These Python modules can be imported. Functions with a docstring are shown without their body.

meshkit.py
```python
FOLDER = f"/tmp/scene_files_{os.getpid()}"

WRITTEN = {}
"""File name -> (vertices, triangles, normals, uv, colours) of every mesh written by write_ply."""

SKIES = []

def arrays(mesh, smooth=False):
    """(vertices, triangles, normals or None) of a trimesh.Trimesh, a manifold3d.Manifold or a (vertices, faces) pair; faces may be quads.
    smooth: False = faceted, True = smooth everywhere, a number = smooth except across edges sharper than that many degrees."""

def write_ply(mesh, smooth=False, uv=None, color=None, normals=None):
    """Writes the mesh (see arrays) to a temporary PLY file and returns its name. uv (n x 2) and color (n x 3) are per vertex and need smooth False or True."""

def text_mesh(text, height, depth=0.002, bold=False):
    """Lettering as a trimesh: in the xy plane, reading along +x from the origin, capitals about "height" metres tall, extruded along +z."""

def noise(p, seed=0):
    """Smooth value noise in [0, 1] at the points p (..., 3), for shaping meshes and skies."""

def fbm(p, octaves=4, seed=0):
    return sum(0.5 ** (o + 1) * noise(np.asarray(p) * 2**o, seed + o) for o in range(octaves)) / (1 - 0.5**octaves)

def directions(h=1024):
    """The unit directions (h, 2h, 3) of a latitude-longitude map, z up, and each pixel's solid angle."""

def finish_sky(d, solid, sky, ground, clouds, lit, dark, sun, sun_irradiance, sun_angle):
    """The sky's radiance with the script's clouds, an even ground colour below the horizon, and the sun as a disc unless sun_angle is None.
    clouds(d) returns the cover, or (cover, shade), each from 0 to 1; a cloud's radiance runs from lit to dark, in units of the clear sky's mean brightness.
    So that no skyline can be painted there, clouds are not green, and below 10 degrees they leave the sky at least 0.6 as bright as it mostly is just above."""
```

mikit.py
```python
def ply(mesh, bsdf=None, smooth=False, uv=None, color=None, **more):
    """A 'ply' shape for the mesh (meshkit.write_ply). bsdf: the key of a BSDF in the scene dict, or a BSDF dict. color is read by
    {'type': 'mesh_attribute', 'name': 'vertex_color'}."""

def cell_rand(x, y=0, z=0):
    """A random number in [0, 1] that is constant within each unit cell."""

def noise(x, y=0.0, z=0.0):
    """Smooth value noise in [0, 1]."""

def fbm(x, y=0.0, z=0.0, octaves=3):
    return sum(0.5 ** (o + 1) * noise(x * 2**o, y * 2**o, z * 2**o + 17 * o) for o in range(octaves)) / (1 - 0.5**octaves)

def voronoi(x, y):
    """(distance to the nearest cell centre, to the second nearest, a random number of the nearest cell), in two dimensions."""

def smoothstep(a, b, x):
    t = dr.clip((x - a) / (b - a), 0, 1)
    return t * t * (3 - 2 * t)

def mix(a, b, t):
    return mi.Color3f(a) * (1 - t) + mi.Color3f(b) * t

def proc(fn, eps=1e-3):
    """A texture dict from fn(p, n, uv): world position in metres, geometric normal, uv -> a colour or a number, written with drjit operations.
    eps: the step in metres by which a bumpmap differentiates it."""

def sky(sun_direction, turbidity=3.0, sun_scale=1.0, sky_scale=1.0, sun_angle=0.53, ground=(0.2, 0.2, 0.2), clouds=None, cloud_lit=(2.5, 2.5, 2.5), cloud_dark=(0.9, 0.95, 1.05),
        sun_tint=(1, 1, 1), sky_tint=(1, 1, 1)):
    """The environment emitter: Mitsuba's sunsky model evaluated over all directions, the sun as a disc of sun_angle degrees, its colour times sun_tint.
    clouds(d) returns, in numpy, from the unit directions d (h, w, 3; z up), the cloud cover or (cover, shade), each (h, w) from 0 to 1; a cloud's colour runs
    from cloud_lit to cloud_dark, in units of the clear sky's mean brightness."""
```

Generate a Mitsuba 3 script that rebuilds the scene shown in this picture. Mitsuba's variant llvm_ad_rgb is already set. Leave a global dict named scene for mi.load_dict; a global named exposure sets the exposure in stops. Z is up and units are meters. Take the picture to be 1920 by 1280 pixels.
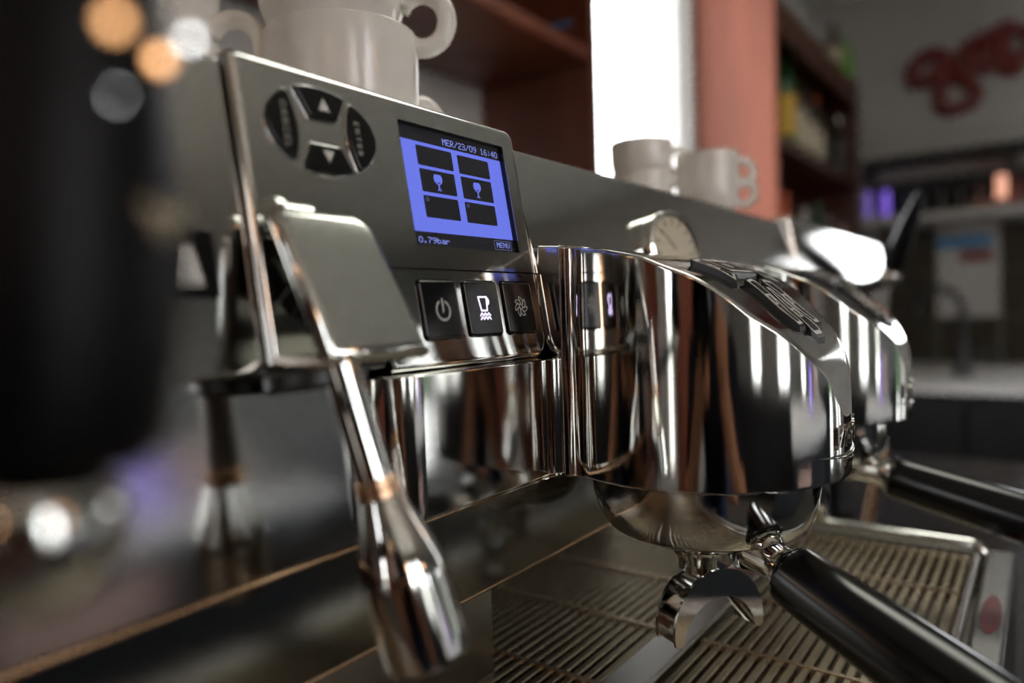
import math, random
import numpy as np, trimesh, shapely, manifold3d as m3
import shapely.geometry as sg
from shapely import affinity
from scipy.interpolate import PchipInterpolator
from scipy.spatial import Delaunay
import mitsuba as mi, mikit, meshkit
from mikit import proc, noise, fbm, smoothstep, mix
T4 = mi.ScalarTransform4f
random.seed(7); np.random.seed(7)
PI = math.pi
CZ = 1.2                      # height of the lens above the floor; shapes below are laid out with z = 0 at the lens
# ---------------------------------------------------------------- camera, light, exposure
def camera_axes(yaw, pitch, roll):
    f = np.array([math.cos(yaw)*math.cos(pitch), math.sin(yaw)*math.cos(pitch), -math.sin(pitch)])
    r = np.cross(f, [0, 0, 1]); r /= np.linalg.norm(r); u = np.cross(r, f)
    c, s = math.cos(roll), math.sin(roll)
    return c*r+s*u, -s*r+c*u, f
cr, cu, cf = camera_axes(*np.radians([36.8, 2.46, -1.88]))
exposure = 0.08
scene = {
    'camera': {'type': 'thinlens', 'fov': 2*math.degrees(math.atan(960/1330.)), 'fov_axis': 'x',
               'aperture_radius': 0.0040, 'focus_distance': 0.335, 'near_clip': 0.004, 'far_clip': 100.,
               'to_world': T4().look_at(origin=[0, 0, CZ], target=[float(v) for v in (np.array([0, 0, CZ])+cf)], up=[float(v) for v in cu])},
    'sky': mikit.sky([-0.3, -0.5, 0.8], turbidity=6, sun_scale=0.0, sky_scale=1.0, ground=(0.25, 0.25, 0.22),
                     clouds=lambda d: np.full(d.shape[:2], 0.93), cloud_lit=(1.0, 1.0, 1.0), cloud_dark=(0.9, 0.9, 0.95)),
}
scene['sky']['scale'] = 75.0
labels = {}
# ---------------------------------------------------------------- materials
def rgb(*c): return {'type': 'rgb', 'value': list(map(float, c))}
def srgb(r, g, b):
    return tuple((v/255/12.92 if v/255 < .04045 else ((v/255+.055)/1.055)**2.4) for v in (r, g, b))
def two(b): return {'type': 'twosided', 'bsdf': b}
def metal(name, c, a): scene[name] = two({'type': 'roughconductor', 'material': 'none', 'specular_reflectance': rgb(*c), 'alpha': a})
def plastic(name, c, a=.06): scene[name] = two({'type': 'roughplastic', 'diffuse_reflectance': rgb(*c), 'alpha': a})
def matte(name, c): scene[name] = two({'type': 'diffuse', 'reflectance': rgb(*c) if isinstance(c, tuple) else c})
metal('chrome', (.74, .74, .72), .012)
metal('chrome_soft', (.66, .65, .62), .10)
metal('panel_steel', (.62, .62, .60), .018)
scene['mirror_steel'] = two({'type': 'bumpmap', 'arbitrary': proc(lambda p, n, uv: fbm(p.x*26, p.y*26, p.z*30, octaves=2), eps=2e-3), 'scale': .00022,
                             'bsdf': {'type': 'roughconductor', 'material': 'none', 'specular_reflectance': rgb(.56, .56, .55), 'alpha': .02}})
metal('dark_mirror', (.38, .38, .375), .02)
metal('brushed_steel', (.50, .48, .44), .22)
metal('grate_steel', (.43, .37, .27), .22)
metal('grate_bar_steel', (.70, .55, .40), .16)
metal('dull_steel', (.30, .29, .285), .25)
metal('brass', (.72, .47, .30), .14)
scene['black_gloss'] = two({'type': 'roughplastic', 'diffuse_reflectance': rgb(.004, .004, .0045), 'alpha': .05, 'int_ior': 1.42})
plastic('black_satin', (.010, .010, .011), .16)
scene['black_knob'] = two({'type': 'roughplastic', 'diffuse_reflectance': rgb(.004, .004, .0045), 'alpha': .2, 'int_ior': 1.22})
metal('bronze_rough', (.90, .78, .60), .40)
scene['black_dull'] = two({'type': 'roughplastic', 'diffuse_reflectance': rgb(.007, .007, .007), 'alpha': .3, 'int_ior': 1.3})
plastic('porcelain', (.84, .81, .76), .05)
plastic('white_plastic', (.75, .75, .74), .2)
plastic('lcd_dark', (.022, .023, .029), .12)
plastic('grey_print', (.36, .36, .34), .2)
plastic('white_print', (.75, .74, .72), .2)
plastic('counter_black', (.012, .011, .011), .12)
plastic('red_plastic', (.16, .008, .006), .3)
plastic('sign_red', (.16, .008, .006), .3)
plastic('bottle_green', (.01, .07, .02), .08)
plastic('bottle_dark', (.012, .010, .008), .08)
plastic('bottle_brown', (.05, .018, .006), .08)
plastic('label_yellow', (.62, .36, .03), .3)
plastic('label_cream', (.55, .48, .36), .3)
plastic('lime_plastic', (.12, .33, .02), .2)
plastic('blue_plastic', (.02, .18, .36), .2)
plastic('orange_plastic', (.60, .10, .015), .2)
matte('wall_white', (.78, .79, .80))
matte('wall_grey', (.42, .405, .395))
matte('wall_taupe', (.23, .24, .24))
matte('ceiling_paint', (.74, .75, .70))
matte('floor_stone', proc(lambda p, n, uv: mix((.04, .036, .032), (.065, .06, .052), fbm(p.x*4, p.y*4, 0, octaves=3))))
matte('dark_front', (.03, .032, .035))
matte('table_white', (.60, .61, .63))
matte('paper_pink', (.55, .38, .34))
matte('leaf', (.015, .04, .010))
matte('terracotta', (.30, .10, .05))
matte('skin', (.36, .17, .10))
matte('shirt', (.012, .013, .017))
matte('jeans', (.03, .04, .07))
matte('hair', (.015, .010, .008))
matte('hedge_green', proc(lambda p, n, uv: mix((.02, .06, .015), (.07, .15, .04), fbm(p.x*5, p.y*5, p.z*5, octaves=3))))
matte('pavement', (.82, .81, .79))
def wood(p, n, uv, a, b, c):
    g = .55*noise(p.x*16+p.y*16, p.z*1.1, p.x*5-p.y*4)+.45*noise(p.x*5+p.y*9, p.z*3.2, 7.0)
    fine = noise(p.x*140+p.y*140, p.z*4.0, 3.0)
    return mix(mix(a, b, smoothstep(.2, .8, g)), c, .35*fine*fine)
scene['wood_red'] = two({'type': 'roughplastic', 'alpha': .4, 'int_ior': 1.38, 'diffuse_reflectance': proc(lambda p, n, uv: wood(p, n, uv, (.29, .075, .036), (.17, .040, .018), (.09, .02, .008)))})
scene['wood_deep'] = two({'type': 'roughplastic', 'alpha': .25, 'diffuse_reflectance': proc(lambda p, n, uv: wood(p, n, uv, (.15, .032, .010), (.09, .018, .006), (.05, .010, .004)))})
scene['wood_dark'] = two({'type': 'roughplastic', 'alpha': .25, 'diffuse_reflectance': proc(lambda p, n, uv: wood(p, n, uv, (.10, .028, .012), (.06, .016, .007), (.03, .008, .004)))})
scene['wood_warm'] = two({'type': 'roughplastic', 'alpha': .25, 'diffuse_reflectance': proc(lambda p, n, uv: wood(p, n, uv, (.30, .13, .06), (.22, .08, .035), (.10, .03, .015)))})
scene['pane_glass'] = {'type': 'thindielectric', 'int_ior': 1.5}
scene['clear_glass'] = {'type': 'thindielectric', 'int_ior': 1.5}
def glow(*c): return {'emitter': {'type': 'area', 'radiance': rgb(*c)}}
# ---------------------------------------------------------------- helpers
def obj(key, mesh, mat, smooth=False, label=None, cat=None, group=None, kind=None, **more):
    """One entry of the scene, under the next free number of its key."""
    k, i = key, 0
    while k in scene:
        i += 1; k = f'{key}_{i:03d}'
    if isinstance(mesh, m3.Manifold):
        q = mesh.to_mesh(); mesh = trimesh.Trimesh(q.vert_properties[:, :3], q.tri_verts, process=False)
    mesh = mesh.copy(); mesh.apply_translation([0, 0, CZ])
    scene[k] = mikit.ply(mesh, mat, smooth, **more)
    note(k, label, cat, group, kind)
    return k
def note(k, label=None, cat=None, group=None, kind=None):
    d = {a: b for a, b in (('label', label), ('category', cat), ('group', group), ('kind', kind)) if b}
    if d: labels[k] = d
    return k
used = set()
def thing(name, label, cat, group=None):
    k, i = name, 0
    while k in used or k in scene:
        i += 1; k = f'{name}_{i:03d}'
    used.add(k)
    return note(k, label, cat, group)
def join(*ms): return trimesh.util.concatenate([m for m in ms])
def box(x0, x1, y0, y1, z0, z1, r=0):
    lo = np.minimum([x0, y0, z0], [x1, y1, z1]); hi = np.maximum([x0, y0, z0], [x1, y1, z1])
    if r:
        return plate(rrect(lo[0], lo[1], hi[0], hi[1], r), lo[2], hi[2], min(r, (hi[2]-lo[2])*.45), 3, both=True)
    m = trimesh.creation.box(hi-lo); m.apply_translation((lo+hi)/2); return m
def rrect(x0, y0, x1, y1, r, n=6):
    rs = r if isinstance(r, (tuple, list)) else (r,)*4       # corners: x0y0, x1y0, x1y1, x0y1
    out = []
    for (cx, cy, a), q in zip(((x0, y0, PI), (x1, y0, 1.5*PI), (x1, y1, 0), (x0, y1, .5*PI)), rs):
        q = max(q, 1e-5); ox = cx+q if cx == x0 else cx-q; oy = cy+q if cy == y0 else cy-q
        for t in np.linspace(0, PI/2, n): out.append((ox+q*math.cos(a+t), oy+q*math.sin(a+t)))
    return np.array(out)
def tri(poly):
    p = sg.Polygon(poly)
    return trimesh.creation.triangulate_polygon(p, engine='earcut')
def inset(P, d):
    e = np.roll(P, -1, 0)-P; e /= np.linalg.norm(e, axis=1, keepdims=True)+1e-12
    n = np.stack([-e[:, 1], e[:, 0]], 1); m = n+np.roll(n, 1, 0)
    m /= np.maximum((m*m).sum(1, keepdims=True)/2, .5)
    return P+m*d
def loft(rings, cap0=True, cap1=True):
    """Closed tube through rings of equal point count (n,3), capped with earcut in their xy layout."""
    n = len(rings[0]); V = np.vstack(rings); F = []
    for k in range(len(rings)-1):
        a = np.arange(n)+k*n; b = np.roll(np.arange(n), -1)+k*n
        F += [np.stack([a, b, b+n], 1), np.stack([a, b+n, a+n], 1)]
    parts = [trimesh.Trimesh(V, np.vstack(F), process=False)]
    return parts, V
def plate(P, z0, z1, r=0.0, n=4, both=False):
    """Polygon P (ccw) extruded from z0 to z1 with a rounded top (and bottom) edge of radius r."""
    P = np.asarray(P, float)
    if sg.Polygon(P).exterior.is_ccw is False: P = P[::-1]
    lev = []
    if both and r:
        lev += [(r*(1-math.cos(a)), z0+r*(1-math.sin(a))) for a in np.linspace(PI/2, 0, n+1)]
    else: lev.append((0, z0))
    if r: lev += [(r*(1-math.cos(a)), z1-r+r*math.sin(a)) for a in np.linspace(0, PI/2, n+1)]
    else: lev.append((0, z1))
    rings = [np.column_stack([inset(P, d), np.full(len(P), z)]) for d, z in lev]
    m = len(P); V = np.vstack(rings); F = []
    for k in range(len(rings)-1):
        a = np.arange(m)+k*m; b = np.roll(np.arange(m), -1)+k*m
        F += [np.stack([a, b, b+m], 1), np.stack([a, b+m, a+m], 1)]
    F = np.vstack(F)
    ct = m3.triangulate([rings[-1][:, :2]]); cb = m3.triangulate([rings[0][:, :2]])
    F = np.vstack([F, np.asarray(ct)+(len(rings)-1)*m, np.asarray(cb)[:, ::-1]])
    return trimesh.Trimesh(V, F, process=False)
def man(m):
    m = trimesh.Trimesh(m.vertices, m.faces, process=False); m.merge_vertices(digits_vertex=9)
    return m3.Manifold(m3.Mesh(np.asarray(m.vertices, np.float32), np.asarray(m.faces, np.uint32)))
def lathe(prof, n=48, at=(0, 0, 0)):
    """Profile of (r, z) points, listed from bottom to top on the outside, spun about z."""
    a = np.linspace(0, 2*PI, n, endpoint=False); prof = np.array(prof, float)
    prof[:, 0] = np.maximum(prof[:, 0], 1e-6)
    V = np.concatenate([np.column_stack([r*np.cos(a), r*np.sin(a), np.full(n, z)]) for r, z in prof]); F = []
    for k in range(len(prof)-1):
        i = np.arange(n)+k*n; j = np.roll(np.arange(n), -1)+k*n
        F += [np.stack([i, j, j+n], 1), np.stack([i, j+n, i+n], 1)]
    m = trimesh.Trimesh(V, np.vstack(F), process=False); m.apply_translation(at); return m
def frame(origin, zdir, xdir=(1, 0, 0)):
    z = np.array(zdir, float); z /= np.linalg.norm(z); x = np.array(xdir, float); x -= z*(x@z); x /= np.linalg.norm(x)
    M = np.eye(4); M[:3, 0], M[:3, 1], M[:3, 2], M[:3, 3] = x, np.cross(z, x), z, origin
    return M
def moved(m, M): m = m.copy(); m.apply_transform(M); return m
def rod(a, b, r0, r1=None, n=20, cap=.2):
    """A straight round bar from a to b with slightly rounded ends."""
    a, b = np.array(a, float), np.array(b, float); L = np.linalg.norm(b-a); r1 = r0 if r1 is None else r1; e = min(cap*min(r0, r1), L/3)
    pr = [(0, 0), (r0-e, 0), (r0, e), (r1, L-e), (r1-e, L), (0, L)]
    d = (b-a)/L; return moved(lathe(pr, n), frame(a, d, (1, 0, 0) if abs(d[0]) < .9 else (0, 1, 0)))
def tube(pts, r, n=10, closed=False):
    p = np.array(pts, float); rr = np.broadcast_to(r, (len(p),))
    if closed: t = np.roll(p, -1, 0)-np.roll(p, 1, 0)
    else: t = np.gradient(p, axis=0)
    t /= np.linalg.norm(t, axis=1, keepdims=True)+1e-12
    a = np.cross(t[0], [0, 0, 1.]); a = a if np.linalg.norm(a) > .1 else np.cross(t[0], [1., 0, 0]); A = []
    for k in range(len(p)):
        a = a-t[k]*(a@t[k]); a /= np.linalg.norm(a); A.append(a.copy())
    A = np.array(A); B = np.cross(t, A); g = np.arange(n)*2*PI/n
    V = p[:, None]+rr[:, None, None]*(np.cos(g)[None, :, None]*A[:, None]+np.sin(g)[None, :, None]*B[:, None])
    F = []; m = len(p)
    for k in range(m if closed else m-1):
        q = (k+1) % m; i = np.arange(n)+k*n; j = np.roll(np.arange(n), -1)+k*n; i2 = np.arange(n)+q*n; j2 = np.roll(np.arange(n), -1)+q*n
        F += [np.stack([i, j, j2], 1), np.stack([i, j2, i2], 1)]
    V = V.reshape(-1, 3)
    if not closed:
        V = np.vstack([V, p[:1], p[-1:]]); c0, c1 = len(V)-2, len(V)-1; i = np.arange(n); j = np.roll(i, -1)
        F += [np.stack([j, i, np.full(n, c0)], 1), np.stack([i+(m-1)*n, j+(m-1)*n, np.full(n, c1)], 1)]
    return trimesh.Trimesh(V, np.vstack(F), process=False)
def spline(pts, n=40):
    p = np.array(pts, float); t = np.linspace(0, 1, len(p))
    from scipy.interpolate import CubicSpline
    return CubicSpline(t, p)(np.linspace(0, 1, n))
def ball(c, r, sub=3): m = trimesh.creation.icosphere(subdivisions=sub, radius=r); m.apply_translation(c); return m
def pxray(px, py):            # used only to read real positions off the photograph's geometry
    return ((px-960)/1330.)*cr+((640-py)/1330.)*cu+cf
# ================================================================ THE ROOM
YW, YF, XE, XL, ZC = 1.05, -3.0, 4.2, -3.0, 1.6
ZF = -CZ
def struct(name, mesh, mat, **k): return obj(name, mesh, mat, kind='structure', **k)
struct('floor', box(XL-.2, XE+.2, YF-.2, YW+.2, ZF-.1, ZF), 'floor_stone')
struct('ceiling', box(XL-.2, XE+.2, YF-.2, YW+.2, ZC, ZC+.1), 'ceiling_paint')
def wall_with_holes(axis, at, thick, u0, u1, holes):
    """A wall in the plane axis = at, spanning u0..u1 and floor to ceiling, with rectangular openings (u0,u1,z0,z1)."""
    P = sg.box(u0, ZF, u1, ZC)
    for h in holes: P = P.difference(sg.box(h[0], h[2], h[1], h[3]))
    m = join(*[trimesh.creation.extrude_polygon(g, thick, engine='earcut') for g in getattr(P, 'geoms', [P])])
    v = m.vertices.copy()
    m.vertices = np.column_stack([v[:, 0], at+v[:, 2], v[:, 1]]) if axis == 'y' else np.column_stack([at+v[:, 2], v[:, 0], v[:, 1]])
    if axis == 'y': m.invert()
    return m
wi = 0
def window(axis, at, h, mull=(1, 2), depth=.06, mat='white_plastic', fw=.045):
    """Frame with bars and its panes for an opening."""
    global wi
    wi += 1; nm = f'window_{wi}'; u0, u1, z0, z1 = h
    def bx(a, b, c, d, y0, y1): return box(a, b, at+y0, at+y1, c, d) if axis == 'y' else box(at+y0, at+y1, a, b, c, d)
    fr = [bx(u0, u0+fw, z0, z1, 0, depth), bx(u1-fw, u1, z0, z1, 0, depth), bx(u0+fw, u1-fw, z0, z0+fw, 0, depth), bx(u0+fw, u1-fw, z1-fw, z1, 0, depth)]
    nx, nz = mull; us = np.linspace(u0+fw/2, u1-fw/2, nx+1); zs = np.linspace(z0+fw/2, z1-fw/2, nz+1)
    for u in us[1:-1]: fr.append(bx(u-.018, u+.018, z0+fw, z1-fw, .01, depth-.01))
    for z in zs[1:-1]: fr.append(bx(u0+fw, u1-fw, z-.018, z+.018, .012, depth-.012))
    struct(nm+'__frame', join(*fr), mat)
    for i in range(nx):
        for j in range(nz):
            a, b, c, d, y = us[i]+.01, us[i+1]-.01, zs[j]+.01, zs[j+1]-.01, at+depth/2
            q = [(a, y, c), (b, y, c), (b, y, d), (a, y, d)] if axis == 'y' else [(y, a, c), (y, b, c), (y, b, d), (y, a, d)]
            obj(nm+'__pane', trimesh.Trimesh(q, [[0, 1, 2], [0, 2, 3]], process=False), 'pane_glass')
    labels[nm] = {'kind': 'structure'}
holesB = [(1.40, 2.56, -.25, 1.5)]
holesF = [(-1.56, -1.02, -.38, 1.45), (-.22, .34, -.38, 1.45), (.95, 1.17, -.42, .48), (3.22, 3.56, -1.1, .45), (3.98, 4.06, -1.1, .45)]
holesE = [(-.60, -.12, .16, .645), (-2.95, -2.75, -1.1, .45), (-2.50, -2.30, -1.1, .45)]
struct('wall_back', wall_with_holes('y', YW, .12, XL-.2, XE+.2, holesB), 'wall_white')
struct('wall_front', wall_with_holes('y', YF-.12, .12, XL-.2, XE+.2, holesF), 'wall_taupe')
struct('wall_right', wall_with_holes('x', XE, .12, YF-.2, YW+.2, holesE), 'wall_grey')
struct('wall_left', wall_with_holes('x', XL-.12, .12, YF-.2, YW+.2, [(.05, .32, -.9, 1.2)]), 'wall_grey')
for h in holesB: window('y', YW+.03, h, (1, 1))
for h in holesF: window('y', YF-.09, h, (2 if h[0] == 3.22 else 1, 2), mat='black_satin', fw=.03)
for h in holesE: window('x', XE+.03, h, (1, 1))
window('x', XL-.09, (.05, .32, -.9, 1.2), (1, 2), mat='wood_warm')
struct('trim_1', join(box(XL, 1.4, YF+.001, YF+.02, ZF+.01, -.44), box(1.4, 3.1, YF+.001, YF+.02, ZF+.01, -.44)), 'dark_front')
# outside: pavement, hedge
struct('pavement_outside', box(-8, 9, -14, YF-.25, ZF-.12, ZF-.02), 'pavement')
def blob_hedge(x0, x1, y, z0, z1, seed):
    m = trimesh.creation.box((x1-x0, .7, z1-z0)); m = m.subdivide_to_size(.12); m.apply_translation([(x0+x1)/2, y, (z0+z1)/2])
    v = m.vertices; m.vertices = v+(meshkit.fbm(np.array(v)*4, 3, seed)[:, None]-.5)*np.array([.3, .35, .3]); return m
obj('hedge', blob_hedge(3.0, 8.0, -7.5, ZF-.1, -.05, 3), 'hedge_green', True, 'long clipped green hedge outside the café windows', 'hedge')
# ================================================================ BACK CABINETS (behind the machine)
k = thing('wall_cabinet', 'red-brown wooden shelf cabinet directly behind the coffee cups, beside the bright window', 'cabinet')
x0, x1, yf, yb = -.6, 1.335, .75, YW-.004
obj(k+'__side_panel', box(x1-.022, x1, yf, yb, -.6, 1.5, .003), 'wood_deep')
obj(k+'__side_panel', box(x0, x0+.022, yf, yb, -.6, 1.5, .003), 'wood_deep')
obj(k+'__shelf', box(x0+.022, x1-.022, yf+.004, yb, .515, .542, .003), 'wood_deep')
obj(k+'__shelf', box(x0+.022, x1-.022, yf+.004, yb, 1.0, 1.027, .003), 'wood_deep')
obj(k+'__back_panel', box(x0+.022, x1-.022, yb-.014, yb-.002, .542, 1.0), 'wood_dark')
obj(k+'__shelf', box(x0+.022, x1-.022, yf+.004, yb, -.45, -.42, .003), 'wood_deep')
P = pxray(1058, 2); P = P*(.83/P[1])
k = thing('storage_box', 'small blue box on the cabinet shelf above the coffee cups', 'box')
obj(k+'__body', box(P[0]-.025, P[0]+.04, .80, .87, .5425, .60, .004), 'blue_plastic'); obj(k+'__lid', box(P[0]-.027, P[0]+.042, .798, .872, .6005, .612, .003), 'blue_plastic')
k = thing('bottle_cabinet', 'tall red-brown wooden cabinet with open shelves full of bottles, right of the window', 'cabinet')
a0, a1 = 2.60, 4.02
obj(k+'__side_panel', box(a0, a0+.026, yf, yb, -.6, 1.58, .003), 'wood_red')
obj(k+'__side_panel', box(a1-.03, a1, yf, yb, -.6, 1.11, .003), 'wood_dark')
for z in (1.055, .565, .10, -.45): obj(k+'__shelf', box(a0+.026, a1-.03, yf+.004, yb, z, z+.035, .003), 'wood_dark')
obj(k+'__back_panel', box(a0+.026, a1-.03, yb-.012, yb-.002, -.41, 1.055), 'wood_dark')
obj(k+'__fascia', box(a0+.026, a1-.03, yf, yf+.018, .965, 1.0545, .003), 'wood_dark')
# bottles ------------------------------------------------------------
def bottle(px, y, z, h, r, body, label, labmat=None, cap=None, grp='bottles in the cabinet'):
    d = pxray(px, 400); x = d[0]/d[1]*y
    k = thing('bottle', label, 'bottle', grp)
    pr = [(0, 0), (r*.9, 0), (r, r*.12), (r, h*.56), (r*.9, h*.63), (r*.42, h*.74), (r*.36, h*.80), (r*.36, h*.93), (0, h*.93)]
    obj(k+'__body', lathe(pr, 20, (x, y, z+.0005)), body, 40)
    if labmat: obj(k+'__label', lathe([(r*1.0, h*.14), (r*1.025, h*.14), (r*1.025, h*.50), (r, h*.50)], 20, (x, y, z+.0005)), labmat, 40)
    obj(k+'__cap', lathe([(0, h*.93), (r*.42, h*.93), (r*.42, h*.995), (r*.38, h), (0, h)], 14, (x, y, z+.0005)), cap or 'black_dull', 40)
bottle(1474, .83, .60, .45, .042, 'bottle_green', 'dark green bottle with a big yellow label and white cap, beside the cabinet side panel', 'label_yellow', 'white_plastic')
bottle(1497, .84, .60, .43, .038, 'bottle_brown', 'brown bottle with a cream label, second from the cabinet side panel on the middle shelf', 'label_cream', 'label_cream')
bottle(1516, .83, .60, .37, .038, 'bottle_dark', 'dark bottle with a pale cream label, third on the middle shelf', 'label_cream')
bottle(1532, .83, .60, .33, .036, 'bottle_brown', 'short brown bottle with an orange cap, fourth on the middle shelf', 'label_cream', 'orange_plastic')
bottle(1549, .83, .60, .29, .030, 'bottle_dark', 'plain dark bottle without a label on the middle shelf')
bottle(1563, .84, .60, .20, .030, 'white_plastic', 'pale bluish white short bottle standing low on the middle shelf', None, 'white_plastic')
bottle(1574, .79, .60, .28, .036, 'bottle_dark', 'dark bottle with silver cap, last on the middle shelf', None, 'chrome_soft')
bottle(1470, .83, .135, .30, .04, 'orange_plastic', 'bright orange bottle on the lower shelf, next to the side panel', None, 'orange_plastic')
bottle(1490, .84, .135, .27, .04, 'bottle_dark', 'dark bottle with a cream label on the lower shelf', 'label_cream')
bottle(1508, .83, .135, .27, .038, 'white_plastic', 'milky white bottle on the lower shelf', 'label_cream', 'chrome_soft')
bottle(1532, .83, .135, .31, .042, 'bottle_green', 'green bottle in the middle of the lower shelf', None, 'bottle_green')
bottle(1552, .84, .135, .27, .038, 'bottle_brown', 'brown bottle with white cap on the lower shelf', None, 'white_plastic')
bottle(1578, .82, .135, .26, .040, 'white_plastic', 'white bottle with a red cap at the end of the lower shelf', None, 'red_plastic')
bottle(1586, .78, 1.09, .19, .040, 'lime_plastic', 'lime green bottle on top of the bottle cabinet', None, 'lime_plastic', 'bottles on top of the cabinet')
bottle(1566, .80, 1.09, .22, .040, 'bottle_brown', 'brown bottle on top of the bottle cabinet', 'label_cream', None, 'bottles on top of the cabinet')
ORD = 'first second third fourth fifth sixth seventh eighth'.split()
def wine_glass(x, y, z, s, label, grp):
    k = thing('wine_glass', label, 'glass', grp)
    pr = [(.030, 0), (.028, .003), (.005, .006), (.004, .07), (.012, .078), (.030, .10), (.036, .125), (.034, .155), (.031, .165)]
    obj(k+'__bowl', lathe([(r*s, zz*s) for r, zz in pr[3:]], 20, (x, y, z)), 'clear_glass', True)
    obj(k+'__stem', lathe([(r*s, zz*s) for r, zz in pr[:4]], 16, (x, y, z)), 'clear_glass', True)
for i, px in enumerate((1485, 1502, 1518, 1533)):
    d = pxray(px, 400); wine_glass(d[0]/d[1]*.84, .84, 1.0905, 1.1, f'clear stemmed glass on top of the bottle cabinet, {ORD[i]} from its side panel', 'glasses on top of the cabinet')
# ================================================================ FAR RIGHT WALL: sign, shelves, sink counter
def far(px, py, x): d = pxray(px, py); return d*(x/d[0])
def sign_pt(u, v): return far(1660+u*260/1280, v*260/1280, 4.185)
k = thing('wall_sign', 'large red script lettering mounted on the grey wall', 'sign')
strokes = [([(300, 790), (250, 700), (300, 580), (430, 500), (520, 520), (520, 620), (420, 720), (330, 740)], 52),
           ([(470, 480), (540, 600), (520, 760), (500, 900), (530, 1010), (680, 1000), (830, 900), (790, 780), (640, 720), (560, 660)], 46),
           ([(560, 600), (680, 520), (780, 470), (820, 560), (740, 660), (680, 620)], 46),
           ([(820, 660), (870, 520), (960, 420), (1060, 400), (1040, 520), (950, 620), (880, 660)], 44),
           ([(760, 430), (900, 350), (1050, 290), (1120, 200)], 44),
           ([(1100, 210), (1090, 400), (1070, 560), (1130, 650), (1230, 600)], 46),
           ([(1120, 300), (1250, 280), (1330, 380), (1280, 520), (1180, 560), (1120, 460)], 42)]
for pts, w in strokes:
    q = spline([sign_pt(*p) for p in pts], 40); q[:, 0] = 4.185
    obj(k+'__letter_stroke', tube(q, w*260/1280/1330*4.4, 8), 'sign_red', True)
y0s, y1s = -.06, .74
k = thing('glass_shelf', 'dark wall shelf carrying a row of upside glasses under the red sign', 'shelf')
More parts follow.
